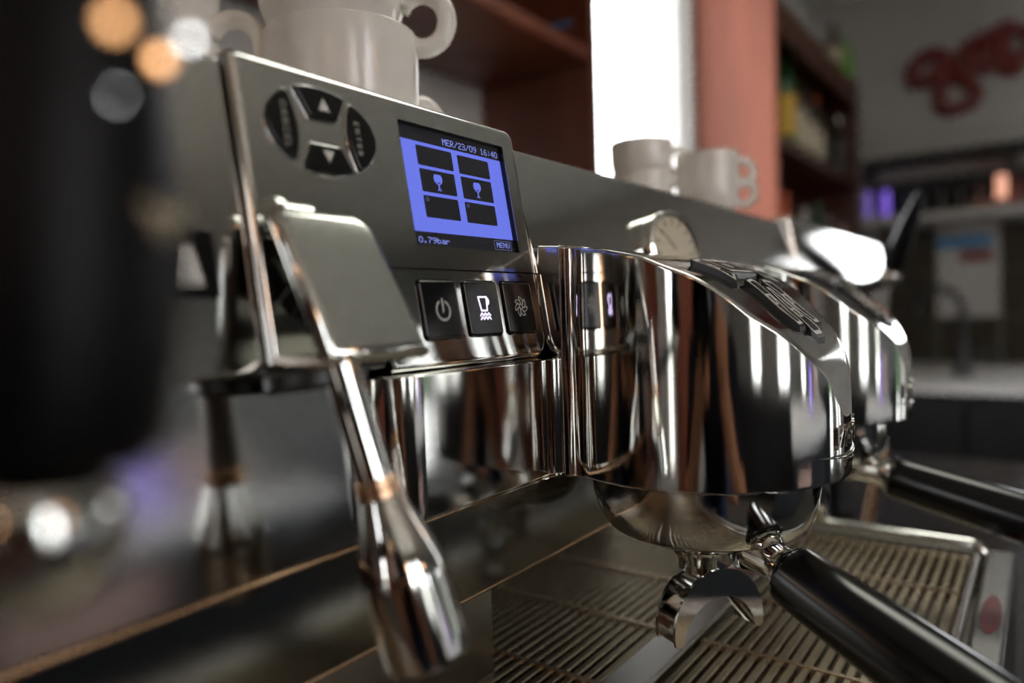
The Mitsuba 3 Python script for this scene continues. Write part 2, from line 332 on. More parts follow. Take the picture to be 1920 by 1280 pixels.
obj(k+'__board', box(4.0, 4.199, y0s, y1s, .675, .70, .003), 'black_dull'); obj(k+'__bracket', box(4.02, 4.199, .1, .13, .62, .6748), 'black_dull'); obj(k+'__bracket', box(4.02, 4.199, .7, .73, .62, .6748), 'black_dull')
for i in range(8):
    y = .06+i*.088; wine_glass(4.08, y, .7005, 1.05, f'clear stemmed glass on the dark wall shelf, {ORD[7-i]} from the bottle cabinet', 'glasses on the wall shelf')
k = thing('bottle_ledge', 'lower grey wall ledge holding small bottles and violet lights', 'shelf')
obj(k+'__board', box(4.0, 4.199, y0s, y1s, .375, .415, .003), 'wall_grey'); obj(k+'__back_board', box(4.17, 4.199, y0s, y1s, .4155, .60), 'dark_front')
def small_bottle(px, mat, label, h=.13, emit=None, name='small_bottle', cat='bottle', r=.024):
    P = far(px, 380, 4.09); k = thing(name, label, cat)
    pr = [(0, 0), (r, 0), (r, h*.62), (r*.45, h*.78), (r*.45, h), (0, h)]
    if emit: obj(k+'__body', lathe([(0, 0), (r*.85, 0), (r, .006), (r, h*.9), (r*.8, h), (0, h)], 16, (4.09, P[1], .4155)), 'white_plastic', 40, **glow(*emit)); obj(k+'__base', lathe([(0, -.0004), (r*1.15, -.0004), (r*1.15, .008), (0, .008)], 16, (4.09, P[1], .4155)), 'black_dull', 40)
    else: obj(k+'__body', lathe(pr, 16, (4.09, P[1], .4155)), mat, 40); obj(k+'__cap', lathe([(0, h), (r*.5, h), (r*.5, h*1.12), (0, h*1.12)], 12, (4.09, P[1], .4156)), 'black_dull', 40)
small_bottle(1628, None, 'dimmer violet glowing tube light on the ledge, next to the cabinet', .14, (.07, .02, .30), 'tube_light', 'light', .016)
small_bottle(1661, None, 'brighter violet glowing tube light on the ledge', .135, (.14, .04, .65), 'tube_light', 'light', .018)
small_bottle(1700, 'bottle_dark', 'small dark bottle just right of the violet lights')
small_bottle(1765, 'bottle_dark', 'small dark bottle behind the tip of the black lever')
small_bottle(1800, 'bottle_dark', 'small dark bottle in the middle of the ledge')
small_bottle(1835, 'bottle_brown', 'small brown bottle left of the glowing orange jar')
small_bottle(1878, None, 'glowing pale orange jar candle on the ledge', .15, (.85, .36, .22), 'jar_candle', 'candle', .024)
small_bottle(1908, 'red_plastic', 'small red bottle right of the glowing orange jar')
k = thing('tray_box', 'low salmon red tray lying on the ledge before the orange jar', 'tray')
P = far(1850, 400, 4.04); obj(k+'__body', box(4.005, 4.055, P[1]-.09, P[1]+.06, .4155, .44, .004), 'red_plastic'); obj(k+'__rim', box(4.003, 4.057, P[1]-.092, P[1]+.062, .4405, .446), 'paper_pink')
k = thing('wall_poster', 'pale card with a blue and red heading on the tiled wall', 'poster')
A, B = far(1757, 490, 4.198), far(1862, 560, 4.198)
obj(k+'__sheet', box(4.19, 4.198, B[1], A[1], .0, .30), 'wall_grey'); obj(k+'__blue_band', box(4.187, 4.1898, B[1], A[1], .24, .30), 'blue_plastic'); obj(k+'__red_band', box(4.187, 4.1898, B[1], A[1]-.1, .17, .23), 'sign_red')
# sink counter
k = thing('sink_counter', 'dark sink counter with a grey top below the wall ledge', 'counter')
obj(k+'__worktop', box(3.05, 4.19, -1.2, .70, -.36, -.335, .004), 'wall_grey'); obj(k+'__front', box(3.08, 4.19, -1.18, .68, ZF+.001, -.3605), 'black_dull')
for i in range(4): obj(k+'__door', box(3.065, 3.0795, -1.15+i*.46, -.71+i*.46, ZF+.1, -.39, .003), 'black_dull')
k = thing('faucet', 'tall black gooseneck kitchen faucet on the sink counter', 'faucet')
Pb, Pt = far(1805, 600, 3.5), far(1760, 520, 3.5)
fx, fy = 3.5, float(Pb[1])
w = abs(float(Pt[1]-Pb[1]))
obj(k+'__base', lathe([(0, 0), (.035, 0), (.035, .03), (.022, .05), (.022, .16), (0, .16)], 20, (fx, fy, -.3345)), 'black_satin', 40)
q = [(fx, fy, -.18), (fx, fy, -.05)]+[(fx, fy+w*(1-math.cos(t)), -.05+w*1.0*math.sin(t)) for t in np.linspace(.2, PI, 12)]+[(fx, fy+2*w, -.12)]
obj(k+'__spout', tube(q, .016, 12), 'black_satin', True)
obj(k+'__handle', rod((fx, fy-.02, -.25), (fx, fy-.12, -.22), .012, .008), 'black_satin', 40)
k = thing('tiled_backsplash', 'dull olive tiles on the wall above the sink counter', 'tiles')
for i in range(4, 7):
    for j in range(3):
        obj(k+'__tile', box(4.186, 4.199, -1.15+i*.263, -.895+i*.263, -.33+j*.23, -.105+j*.23, .003), 'dark_olive') if (A[1] < -1.15+i*.263 or B[1] > -.895+i*.263 or j == 0) else None
matte('dark_olive', (.045, .04, .032))
# ================================================================ CUSTOMER SIDE (seen in the chrome)
k = thing('service_table', 'long white-topped table with a dark front behind the barista', 'table')
obj(k+'__tabletop', box(.35, 1.42, -2.0, -1.35, -.36, -.32, .006), 'table_white'); obj(k+'__front', box(.4, 1.38, -1.95, -1.42, ZF+.001, -.3605), 'dark_front')
obj('menu_card', box(.50, .85, -1.41, -1.40, -.53, -.44), 'paper_pink', False, 'pink card stuck to the dark front of the long white table', 'card')
k = thing('lounge_lamp', 'violet glowing lamp on the long white table', 'lamp')
obj(k+'__shade', lathe([(0, 0), (.035, 0), (.02, .05), (.032, .10), (.012, .15), (0, .15)], 20, (.97, -1.7, -.31)), 'white_plastic', 40, **glow(.22, .04, 1.3)); obj(k+'__base', lathe([(0, -.0098), (.06, -.0098), (.06, 0), (0, 0)], 20, (.97, -1.7, -.31)), 'black_dull', 40)
k = thing('paper_lantern', 'pale ribbed paper lantern on the long white table', 'lantern')
obj(k+'__shade', ball((1.18, -1.72, -.235), .085), 'paper_pink', True)
for i in range(9):
    a = i*PI/9; obj(k+'__rib', tube([(1.18+.087*math.cos(a)*math.cos(t), -1.72+.087*math.sin(a)*math.cos(t), -.235+.085*math.sin(t)) for t in np.linspace(0, 2*PI, 24, endpoint=False)], .003, 5, True), 'white_plastic', True)
def potted(x, y, z, h, seed, label):
    k = thing('potted_plant', label, 'plant'); rs = np.random.RandomState(seed)
    obj(k+'__pot', lathe([(0, 0), (.10, 0), (.13, .2), (.11, .2), (.10, .17), (0, .17)], 20, (x, y, z)), 'terracotta', 40)
    for i in range(26):
        a = rs.uniform(0, 2*PI); l = h*rs.uniform(.5, 1); w = .05
        c = np.array([x, y, z+.17]); d = np.array([math.cos(a)*.14, math.sin(a)*.14, 1.]) * l
        s = np.array([-math.sin(a), math.cos(a), 0])*w
        tip = c+d+np.array([math.cos(a), math.sin(a), -.3])*l*.3; mid = c+d*.6
        V = [c-s*.2, c+s*.2, mid-s, mid+s, tip, mid+np.array([0, 0, .01])]
        obj(k+'__leaf', trimesh.Trimesh(V, [[0, 1, 3], [0, 3, 2], [2, 3, 4], [2, 5, 3]], process=False), 'leaf')
potted(.60, -2.35, ZF, .9, 1, 'tall leafy plant in a terracotta pot by the front windows, nearest the narrow window')
potted(1.25, -2.35, ZF, 1.0, 2, 'tallest leafy plant in a terracotta pot between the front windows')
k = thing('side_door', 'dark red wooden door standing in the left wall', 'door')
obj(k+'__leaf', box(XL+.002, XL+.05, -.95, -.08, ZF+.01, .95, .004), 'wood_red')
for z0_, z1_ in ((-1.05, -.25), (-.1, .8)): obj(k+'__panel', box(XL+.0505, XL+.06, -.85, -.18, z0_, z1_, .003), 'wood_red')
obj(k+'__handle', rod((XL+.06, -.2, -.2), (XL+.11, -.2, -.2), .012), 'brass', 40)
def lamp(x, y, z, r, c, label):
    k = thing('pendant_lamp', label, 'lamp', 'warm pendant lamps')
    obj(k+'__bulb', ball((x, y, z), r, 2), 'white_plastic', True, **glow(*c))
    obj(k+'__cable', rod((x, y, z+r+.03), (x, y, ZC-.001), .004), 'black_dull'); obj(k+'__socket', lathe([(0, 0), (.03, 0), (.03, .04), (0, .05)], 14, (x, y, z+r-.006)), 'brass', 40)
WARM = (8., 4., 1.7)
lamp(-.9, -1.9, .75, .12, WARM, 'warm pendant bulb behind the photographer, nearest the left wall')
lamp(.6, -2.1, .75, .12, WARM, 'warm pendant bulb over the long white table')
lamp(-2.0, -.9, .9, .12, WARM, 'warm globe lamp hanging by the left wall')
k = thing('ceiling_light', 'flat rectangular ceiling light above the coffee machine', 'light')
obj(k+'__diffuser', box(1.05, 1.85, -.42, .34, ZC-.05, ZC-.03), 'white_plastic', **glow(6.2, 6.2, 5.4)); obj(k+'__frame', box(1.02, 1.88, -.45, .37, ZC-.0295, ZC-.001), 'white_plastic')
# ================================================================ BAR COUNTER under the machine
k = thing('bar_counter', 'black stone bar counter carrying the coffee machine', 'counter')
obj(k+'__worktop', box(-.17, 1.75, -.02, .72, -.385, -.340, .006), 'counter_black'); obj(k+'__base', box(-.15, 1.71, .01, .70, ZF+.001, -.3855), 'dark_front')
for i in range(4): obj(k+'__door', box(-.14+i*.46, .31+i*.46, -.008, .0095, ZF+.1, -.42, .004), 'dark_front')
# ================================================================ ESPRESSO MACHINE
M = thing('espresso_machine', 'polished chrome two-group espresso machine with a blue display filling the picture', 'espresso machine')
tau = math.radians(9.5)
PM = np.eye(4); PM[:3, 0] = (1, 0, 0); PM[:3, 1] = (0, math.sin(tau), math.cos(tau)); PM[:3, 2] = (0, -math.cos(tau), math.sin(tau)); PM[:3, 3] = -.2*PM[:3, 2]
def onp(m): return moved(m, PM)           # panel frame: s along the machine, t up the panel, d out of it
# --- front panel with its pockets
outline = np.vstack([rrect(.138, .0165, .2975, .1268, (.002, .001, .006, .0025))[:6], [(.1885, .0165), (.1895, .0108)], rrect(.1895, .0100, .2975, .1268, (.004, .011, .006, .0025), 8)[8:24], rrect(.138, .0165, .2975, .1268, (.002, .001, .006, .0025))[18:]])
panel = man(plate(outline, -.030, 0, .0030, 6))
def cut(m, P, depth, d=.01): return m - man(plate(P, -depth, d))
panel = cut(panel, rrect(.2140, .0625, .2866, .1168, .0008), .006)
BT = [(.2097, .2325), (.2377, .2613), (.2655, .2885)]
for a, b in BT: panel = cut(panel, rrect(a-.0006, .0220, b+.0006, .0480, .0022), .003)
panel = cut(panel, rrect(.19, .0519, .2985, .0527, .0001), .0025)
obj(M+'__front_panel', panel, 'panel_steel', 40)
obj(M+'__front_panel__seam', onp(box(.19, .2972, .0519, .0527, -.0026, -.0018)), 'black_dull')
p_ = scene[M+'__front_panel']; del scene[M+'__front_panel']
q = panel.to_mesh(); obj(M+'__front_panel', onp(trimesh.Trimesh(q.vert_properties[:, :3], q.tri_verts, process=False)), 'panel_steel', 40)
# --- display
obj(M+'__display', onp(box(.2135, .2875, .0620, .1175, -.0045, -.0026)), 'lcd_dark')
obj(M+'__display__bezel', onp(join(*[box(a, b, c, d, -.0056, -.0004) for a, b, c, d in ((.2134, .2141, .062, .1172), (.2862, .2868, .062, .1172), (.2134, .2868, .0620, .0626), (.2134, .2868, .1166, .1172))])), 'black_gloss')
LIT = (.125, .165, .74)
blue = sg.box(.2168, .0695, .2858, .1101)
TI = [(.2254, .2485, .0995, .1084), (.2526, .2753, .0992, .1080), (.2255, .2481, .0876, .0979), (.2528, .2751, .0873, .0978), (.2254, .2479, .0761, .0859), (.2527, .2750, .0759, .0857)]
obj(M+'__display__lit_field', onp(plate(np.array(blue.exterior.coords)[:-1], -.00255, -.0025)), 'lcd_dark', **glow(*LIT))
for a, b, c, d in TI: obj(M+'__display__tile', onp(plate(rrect(a, c, b, d, .0006, 4), -.00248, -.0023)), 'lcd_dark')
def icon(cx, cy, w):          # basket with a smile notch and two drops
    s = w
    head = sg.Point(0, .25).buffer(.5, 16).intersection(sg.box(-1, -.3, 1, .62))
    head = affinity.scale(head, 1.0, .95).difference(sg.Point(0, .12).buffer(.26, 12).difference(sg.Point(0, .22).buffer(.28, 12)))
    g = [head, sg.box(-.09, -.42, .09, -.2), sg.Polygon([(-.22, -.72), (-.02, -.42), (.02, -.42), (.22, -.72), (.12, -.76), (0, -.6), (-.12, -.76)])]
    u = affinity.translate(affinity.scale(shapely.union_all(g), s, s, origin=(0, 0)), cx, cy)
    return join(*[trimesh.creation.extrude_polygon(x, .0001, engine='earcut') for x in getattr(u, 'geoms', [u])])
def at_d(m, d): m = m.copy(); m.apply_translation([0, 0, d]); return m
INK = (.19, .24, .72)
for cx, cy in ((.2365, .0929), (.2637, .0927)): obj(M+'__display__icon', onp(at_d(icon(cx, cy, .0056), -.0023)), 'lcd_dark', **glow(*LIT))
for cx, cy in ((.2275, .0842), (.2548, .0840)):
    ring = sg.Point(cx, cy).buffer(.0009, 8).difference(sg.Point(cx, cy).buffer(.0006, 8))
    obj(M+'__display__icon', onp(at_d(trimesh.creation.extrude_polygon(ring, .0001, engine='earcut'), -.0023)), 'lcd_dark', **glow(.08, .09, .22))
FONT = {'M': '10001 11011 10101 10101 10001 10001 10001', 'E': '11111 10000 10000 11110 10000 10000 11111', 'R': '11110 10001 10001 11110 10100 10010 10001',
        '/': '00001 00001 00010 00100 01000 10000 10000', '2': '01110 10001 00001 00110 01000 10000 11111', '3': '11110 00001 00001 01110 00001 00001 11110',
        '0': '01110 10001 10001 10001 10001 10001 01110', '9': '01110 10001 10001 01111 00001 00010 01100', '1': '00100 01100 00100 00100 00100 00100 01110',
        '6': '00110 01000 10000 11110 10001 10001 01110', ':': '00000 00100 00100 00000 00100 00100 00000', '4': '00010 00110 01010 10010 11111 00010 00010',
        '.': '00000 00000 00000 00000 00000 01100 01100', '7': '11111 00001 00010 00100 01000 01000 01000', 'b': '10000 10000 10110 11001 10001 10001 11110',
        'a': '00000 00000 01110 00001 01111 10001 01111', 'r': '00000 00000 10110 11001 10000 10000 10000', 'N': '10001 11001 10101 10011 10001 10001 10001',
        'U': '10001 10001 10001 10001 10001 10001 01110', ' ': '00000 00000 00000 00000 00000 00000 00000'}
def pixels(text, s0, s1, t0, t1, d):
    cw = (s1-s0)/(6*len(text)-1); ch = (t1-t0)/7; out = []
    for i, c in enumerate(text):
        for j, row in enumerate(FONT[c].split()):
            x = 0
            while x < 5:
                if row[x] == '1':
                    e = x
                    while e < 5 and row[e] == '1': e += 1
                    out.append(box(s0+(6*i+x)*cw, s0+(6*i+e)*cw, t1-(j+1)*ch, t1-j*ch, d, d+.00008)); x = e
                else: x += 1
    return join(*out)
obj(M+'__display__clock_text', onp(pixels('MER/23/09 16:40', .2438, .2843, .1112, .1143, -.00255)), 'lcd_dark', **glow(*INK))
obj(M+'__display__pressure_text', onp(pixels('0.79bar', .2184, .2378, .0646, .0672, -.00255)), 'lcd_dark', **glow(*INK))
obj(M+'__display__menu_text', onp(pixels('MENU', .2720, .2822, .0651, .0677, -.00255)), 'lcd_dark', **glow(*INK))
obj(M+'__display__menu_outline', onp(join(*[box(a, b, c, d, -.00255, -.00248) for a, b, c, d in ((.2702, .2838, .0683, .0686), (.2702, .2838, .0640, .0643), (.2702, .2705, .064, .0686), (.2835, .2838, .064, .0686))])), 'lcd_dark', **glow(.08, .09, .24))
# --- three square buttons
def flat(shape, d, th=.0002): return onp(at_d(join(*[trimesh.creation.extrude_polygon(g, th, engine='earcut') for g in getattr(shape, 'geoms', [shape])]), d))
def line(pts, w): return sg.LineString(pts).buffer(w/2, 6)
for i, (a, b) in enumerate(BT):
    kb = obj(M+'__push_button', onp(plate(rrect(a, .0226, b, .0474, .0018), -.003, .0016, .0011, 4)), 'black_gloss', 40)
    cx, cy = (a+b)/2, .035
    if i == 0:
        a_ = np.linspace(math.radians(118), math.radians(422), 40); R_ = .0041
        sh = shapely.union_all([line([(cx+.0006+R_*math.cos(t), cy-.0006+R_*math.sin(t)) for t in a_], .0010), line([(cx+.0006, cy+.0042), (cx+.0006, cy-.0012)], .0010)])
        obj(kb+'__power_icon', flat(sh, .00161), 'grey_print')
    elif i == 1:
        x, y = cx-.0004, cy
        cup = [line([(x-.0032, y+.0050), (x+.0026, y+.0050), (x+.0019, y-.0012), (x-.0021, y-.0012), (x-.0032, y+.0050)], .0008),
               line([(x+.0025+.0013*math.cos(t), y+.0030+.0015*math.sin(t)) for t in np.linspace(-1.8, 1.8, 14)], .0007)]
        z1 = [(x-.0034+.0012*j, y-.0032+(.0009 if j % 2 else -.0003)) for j in range(7)]
        cup += [line(z1, .0006), line([(p, q-.0017) for p, q in z1], .0006)]
        obj(kb+'__cup_icon', flat(shapely.union_all(cup), .00161), 'white_print', **glow(1.3, 1.05, 1.9))
    else:
        g = []
        for j in range(7):
            t0 = j*2*PI/7; ptsl = []
            for t in np.linspace(0, 2*PI, 18, endpoint=False):
                u, v = .0030+.0019*math.cos(t), .0011*math.sin(t)
                aa = t0+.8*(u/.0049)**1.3; ptsl.append((cx+.0003+u*math.cos(aa)-v*math.sin(aa), cy+.0002+u*math.sin(aa)+v*math.cos(aa)))
            g.append(sg.LinearRing(ptsl).buffer(.00022, 3))
        obj(kb+'__fan_icon', flat(shapely.union_all(g), .00161), 'grey_print')
# --- oval key pad: two arrow keys, two word keys
ecx, ecy, ea, eb = .1731, .1030, .0250, .0166
ell = affinity.scale(sg.Point(ecx, ecy).buffer(1, 64), ea, eb)
kt = ell.intersection(sg.Polygon([(.1578, .125), (.1672, .1072), (.1794, .1076), (.1888, .125)]))
kd = ell.intersection(sg.Polygon([(.1572, .08), (.1664, .0975), (.1795, .0976), (.1892, .08)]))
kl = ell.intersection(sg.Point(.1315, .1022).buffer(.0296, 64))
kr = ell.intersection(sg.Point(.2148, .1027).buffer(.0302, 64))
def smooth_poly(p, r=.0011):
    p = p.buffer(-r, 8).buffer(r, 8).segmentize(.0006); return np.array(p.exterior.coords)[:-1][::-1] if not p.exterior.is_ccw else np.array(p.exterior.coords)[:-1]
def word(text, cx, cy, h, ang):
    m = meshkit.text_mesh(text, h, .0002); c = m.bounds.mean(0); m.apply_translation([-c[0], -c[1], 0])
    m.apply_transform(trimesh.transformations.rotation_matrix(ang, [0, 0, 1])); m.apply_translation([cx, cy, 0]); return m
for nm, P in (('arrow_key', kt), ('arrow_key', kd), ('word_key', kl), ('word_key', kr)):
    kb = obj(M+'__'+nm, onp(plate(smooth_poly(P), -.001, .0020, .0009, 4)), 'black_gloss', 45)
    obj(kb+'__chrome_bezel', onp(plate(smooth_poly(P.buffer(.0007)), -.001, .0005, .0004, 3)), 'chrome', 45)
    if P is kt: obj(kb+'__arrow', flat(sg.Polygon([(.1737, .1155), (.1711, .1105), (.1764, .1105)]), .00201), 'white_print')
    elif P is kd: obj(kb+'__arrow', flat(sg.Polygon([(.1726, .0905), (.1702, .0952), (.1754, .0952)]), .00201), 'white_print')
    elif P is kl: obj(kb+'__word', onp(at_d(word('C A N C E L', .1555, .1022, .0023, -PI/2), .00201)), 'white_print')
    else: obj(kb+'__word', onp(at_d(word('E N T E R', .1886, .1025, .0023, -PI/2), .00201)), 'white_print')
# --- left wing of the front with its square button
obj(M+'__side_wing', onp(plate(rrect(-.16, .0158, .1372, .1235, .002), -.03, -.0035, .0015, 3)), 'panel_steel', 40)
kb = obj(M+'__steam_button', onp(plate(rrect(.1040, .0410, .1242, .0632, .0018), -.004, -.0012, .0011, 4)), 'black_gloss', 40)
obj(kb+'__icon', flat(shapely.union_all([sg.Polygon([(.1105, .0455), (.1190, .0455), (.1165, .0575), (.1130, .0575)]), line([(.111, .0445), (.1185, .0445)], .0008)]), -.00119), 'white_print')
# --- lower lip of the front (dark)
obj(M+'__lower_lip', box(.1330, .1885, .2005, .235, -.0205, -.0150, .002), 'black_satin', 40)
# --- body behind the panel and above the groups
def body_pts(x0, x1):
    prof = [(.2045, .020), (.2205, .0815), (.2215, .0838), (.2240, .0848), (.2300, .0848), (.2300, .0800), (.62, .0800), (.62, -.10), (.215, -.10), (.2095, -.03)]
    return prof
def extrude_x(prof, x0, x1):
    P = np.array(prof); P3 = trimesh.creation.extrude_polygon(sg.Polygon(P), x1-x0, engine='earcut'); v = P3.vertices.copy()
    P3.vertices = np.column_stack([v[:, 2]+x0, v[:, 0], v[:, 1]]); return P3
obj(M+'__upper_body', extrude_x(body_pts(0, 0), .2972, 1.34), 'panel_steel', 25)
obj(M+'__rear_body', extrude_x([(.2420, .080), (.62, .080), (.62, -.245), (.2420, -.245)], -.158, .2970), 'chrome_soft')
ep = onp(plate(rrect(.790, .0560, 1.330, .1275, (.002, .002, .012, .003), 8), -.020, .0015, .0040, 6))
obj(M+'__end_panel', ep, 'panel_steel', 40)
# --- mirror backsplash, lip and lower panel
cb, sb = math.cos(math.radians(3.4)), math.sin(math.radians(3.4))
yb0 = .2085
BM = frame((0, yb0, -.0865), (0, -cb, sb), (1, 0, 0))      # local y runs up the sheet
bs = moved(plate(rrect(-.158, 0, 1.30, .0700, .0005), -.003, 0, .0004, 2), BM)
obj(M+'__backsplash', bs, 'mirror_steel', 30)
obj(M+'__backsplash_lip', tube([(-.158, yb0-.0012, -.0872), (1.30, yb0-.0012, -.0872)], .0009, 10), 'brass', True)
obj(M+'__lower_panel', box(-.158, 1.30, .2095, .2125, -.1300, -.0872), 'dark_mirror')
obj(M+'__lower_panel__edge_trim', tube([(-.158, .2100, -.1305), (1.30, .2100, -.1305)], .0011, 10), 'brass', True)
# --- groups: low skirt, covers, bells
GX, GY, GR = (.353, .545), .142, .0705
ys = [.060, .0715, .0728, .0756, .0815, .0881, .0975, .1061, .1187, .1307, .1402, .1538, .1704, .19, .23]
zs = [-.060, -.052, -.045, -.032, -.0214, -.0132, -.0051, .0033, .0125, .0178, .022, .0254, .0287, .0313, .034]
ztop = PchipInterpolator(ys, zs)
slab = sg.box(.1960, .1900, 1.30, .2130)
plan = shapely.union_all([slab]+[sg.Point(x, GY).buffer(GR, 128) for x in GX])
plan = plan.buffer(.012, 32).buffer(-.012, 32)
def ring_pts(poly):
    c = np.array(poly.exterior.coords)[:-1]; c = c if poly.exterior.is_ccw else c[::-1]; return c
low = plan.intersection(sg.box(.1965, .1860, .2984, 1)).union(sg.box(.170, .19, .197, .2130).intersection(affinity.scale(sg.Point(.1970, .2130).buffer(1, 64), .0180, .0230)))
lowp = ring_pts(low.buffer(-.0005).buffer(.0005).segmentize(.0015))
obj(M+'__lower_skirt', plate(lowp, -.0800, -.0232, .0012, 3, both=True), 'chrome', 35)
def cover(x0, x1):
    """Full-height cover cut from the plan between x0 and x1, its top following ztop(y)."""
    g = plan.intersection(sg.box(.25, 0, x1, .2063)).difference(sg.box(0, .1860, .2984, 1)) if x0 < .3 else plan.intersection(sg.box(x0, 0, x1, .2063)); g = max(getattr(g, 'geoms', [g]), key=lambda q: q.area)
    P = ring_pts(g.segmentize(.0016)); r = .0016
    rings = [np.column_stack([inset(P, .0016), np.full(len(P), -.0816)]), np.column_stack([inset(P, .0004), np.full(len(P), -.0812)]), np.column_stack([P, np.full(len(P), -.0800)])]
    for k_ in (.25, .5, .75): rings.append(np.column_stack([P, -.08+k_*(ztop(P[:, 1])-r+.08)]))
    for a in np.linspace(0, PI/2, 5):
        Q = inset(P, r*(1-math.cos(a))); rings.append(np.column_stack([Q, ztop(P[:, 1])*(1-(1-math.cos(a)))+ztop(Q[:, 1])*(1-math.cos(a))-r+r*math.sin(a)]))
    n = len(P); V = np.vstack(rings); F = []
    for k_ in range(len(rings)-1):
        a = np.arange(n)+k_*n; b = np.roll(np.arange(n), -1)+k_*n
        F += [np.stack([a, b, b+n], 1), np.stack([a, b+n, a+n], 1)]
    Q = rings[-1]; inner = sg.Polygon(Q[:, :2]); xs, yy = np.meshgrid(np.arange(x0-.03, x1, .003), np.concatenate([np.arange(.0725, .09, .0010), np.arange(.09, .207, .003)]))
    G = np.column_stack([xs.ravel(), yy.ravel()]); keep = shapely.contains_xy(inner.buffer(-.0008), G[:, 0], G[:, 1]); G = G[keep]
    A = np.vstack([Q[:, :2], G]); D = Delaunay(A).simplices; c = A[D].mean(1); D = D[shapely.contains_xy(inner, c[:, 0], c[:, 1])]
    cr_ = np.cross(A[D[:, 1]]-A[D[:, 0]], A[D[:, 2]]-A[D[:, 0]]); D[cr_ < 0] = D[cr_ < 0][:, ::-1]; D = D[np.abs(cr_) > 1e-13]
    W = np.column_stack([G, ztop(G[:, 1])]); base = len(V); idx = np.concatenate([np.arange(n)+(len(rings)-1)*n, np.arange(len(G))+base])
    V = np.vstack([V, W]); F.append(idx[D]); F.append(np.asarray(m3.triangulate([rings[0][:, :2]]))[:, ::-1])
    return trimesh.Trimesh(V, np.vstack(F), process=False)
mid = (GX[0]+GX[1])/2
def bend_text(m, xc, z, R):
    """Lettering laid on the round nose of a group: x becomes arc length about the axis."""
    v = m.vertices.copy(); a = -PI/2+v[:, 0]/R
    m = m.copy(); m.vertices = np.column_stack([xc+(R+v[:, 2])*np.cos(a), GY+(R+v[:, 2])*np.sin(a), z+v[:, 1]]); return m
for gi, gx in enumerate(GX):
    kc = obj(M+'__group_cover', cover(.2984 if gi == 0 else mid, mid if gi == 0 else .70), 'chrome', 35)
    # key pads on the sloping top, each with a raised light outline
    def on_top(poly, h0, h1, seg=.0025):
        g = poly.segmentize(seg); m = trimesh.creation.extrude_polygon(g, h1-h0, engine='earcut'); m = m.subdivide_to_size(.004) if seg > .002 else m; v = m.vertices
        m.vertices = np.column_stack([v[:, 0]+gx, v[:, 1], ztop(v[:, 1])+h0+v[:, 2]]); return m
    B1 = sg.Polygon([(-.019, .1125), (-.008, .1140), (-.0045, .1115), (-.010, .0870), (-.0195, .0868)])
    B2 = sg.Polygon([(.019, .1125), (.008, .1140), (.0045, .1115), (.010, .0870), (.0195, .0868)])
    B3 = sg.Polygon([(-.003, .1085), (.003, .1085), (.0085, .0855), (.006, .0825), (-.006, .0825), (-.0085, .0855)])
    Aq = sg.Polygon([(-.0362, .1318), (-.021, .1347), (-.021, .1150), (-.0335, .1095)])
    Cq = affinity.scale(Aq, -1, 1, origin=(0, 0))
    Mq = sg.Polygon([(-.018, .1350), (.018, .1350), (.018, .1180), (-.018, .1180)])
    for pad in (Aq, Cq, Mq, B1, B2, B3):
        pad = pad.buffer(-.0012).buffer(.0012, 6)
        kp = obj(M+'__key_pad', on_top(pad, -.0004, .0030), 'black_satin', 35)
        o_ = pad.buffer(-.0012); obj(kp+'__outline', on_top(o_.difference(o_.buffer(-.0011)), .0029, .0033, .0015), 'white_print')
        c = pad.centroid; g = [line([(c.x-.0026, c.y+.0022), (c.x+.002, c.y+.0022), (c.x+.0014, c.y-.002), (c.x-.002, c.y-.002), (c.x-.0026, c.y+.0022)], .0007), line([(c.x+.0026+.001*math.cos(t), c.y+.0008+.0012*math.sin(t)) for t in np.linspace(-1.8, 1.8, 8)], .0006)]
        obj(kp+'__cup_icon', on_top(shapely.union_all(g), .0029, .0033, .0015), 'white_print')
    t = meshkit.text_mesh('Victoria', .0098, .0011, False); b = t.bounds; t.apply_translation([-b.mean(0)[0], 0, 0])
    v = t.vertices.copy(); v[:, 0] = v[:, 0]*(.040/(b[1][0]-b[0][0]))+v[:, 1]*.32; v[:, 1] += v[:, 0]*.06; t.vertices = v; t = t.subdivide_to_size(.003)
    obj(M+'__script_lettering', bend_text(t, gx, -.0655, GR), 'chrome')
    sw = tube([(x, -.0014*math.cos(x*60)-.0002, .0004) for x in np.linspace(-.030, .030, 30)], [.0011*math.sin(max(.08, min(1, 1-abs(q)))*PI/2) for q in np.linspace(-1, 1, 30)], 8)
    obj(M+'__swoosh', bend_text(sw, gx, -.0690, GR), 'chrome', True)
    t = meshkit.text_mesh('ARDUINO', .0024, .0008); b = t.bounds; t.apply_translation([-b.mean(0)[0], 0, 0]); v = t.vertices.copy(); v[:, 0] *= 1.25; t.vertices = v
    obj(M+'__small_lettering', bend_text(t.subdivide_to_size(.003), gx, -.0752, GR), 'chrome')
    bell = [(.040, -.1120), (.0478, -.1132), (.0492, -.1124), (.0500, -.1112), (.0528, -.1075), (.0551, -.1025), (.0567, -.0970), (.0575, -.0910), (.0578, -.0850), (.0578, -.0798)]
    obj(M+'__group_bell', lathe(bell, 96, (gx, GY, 0)), 'chrome', 40)
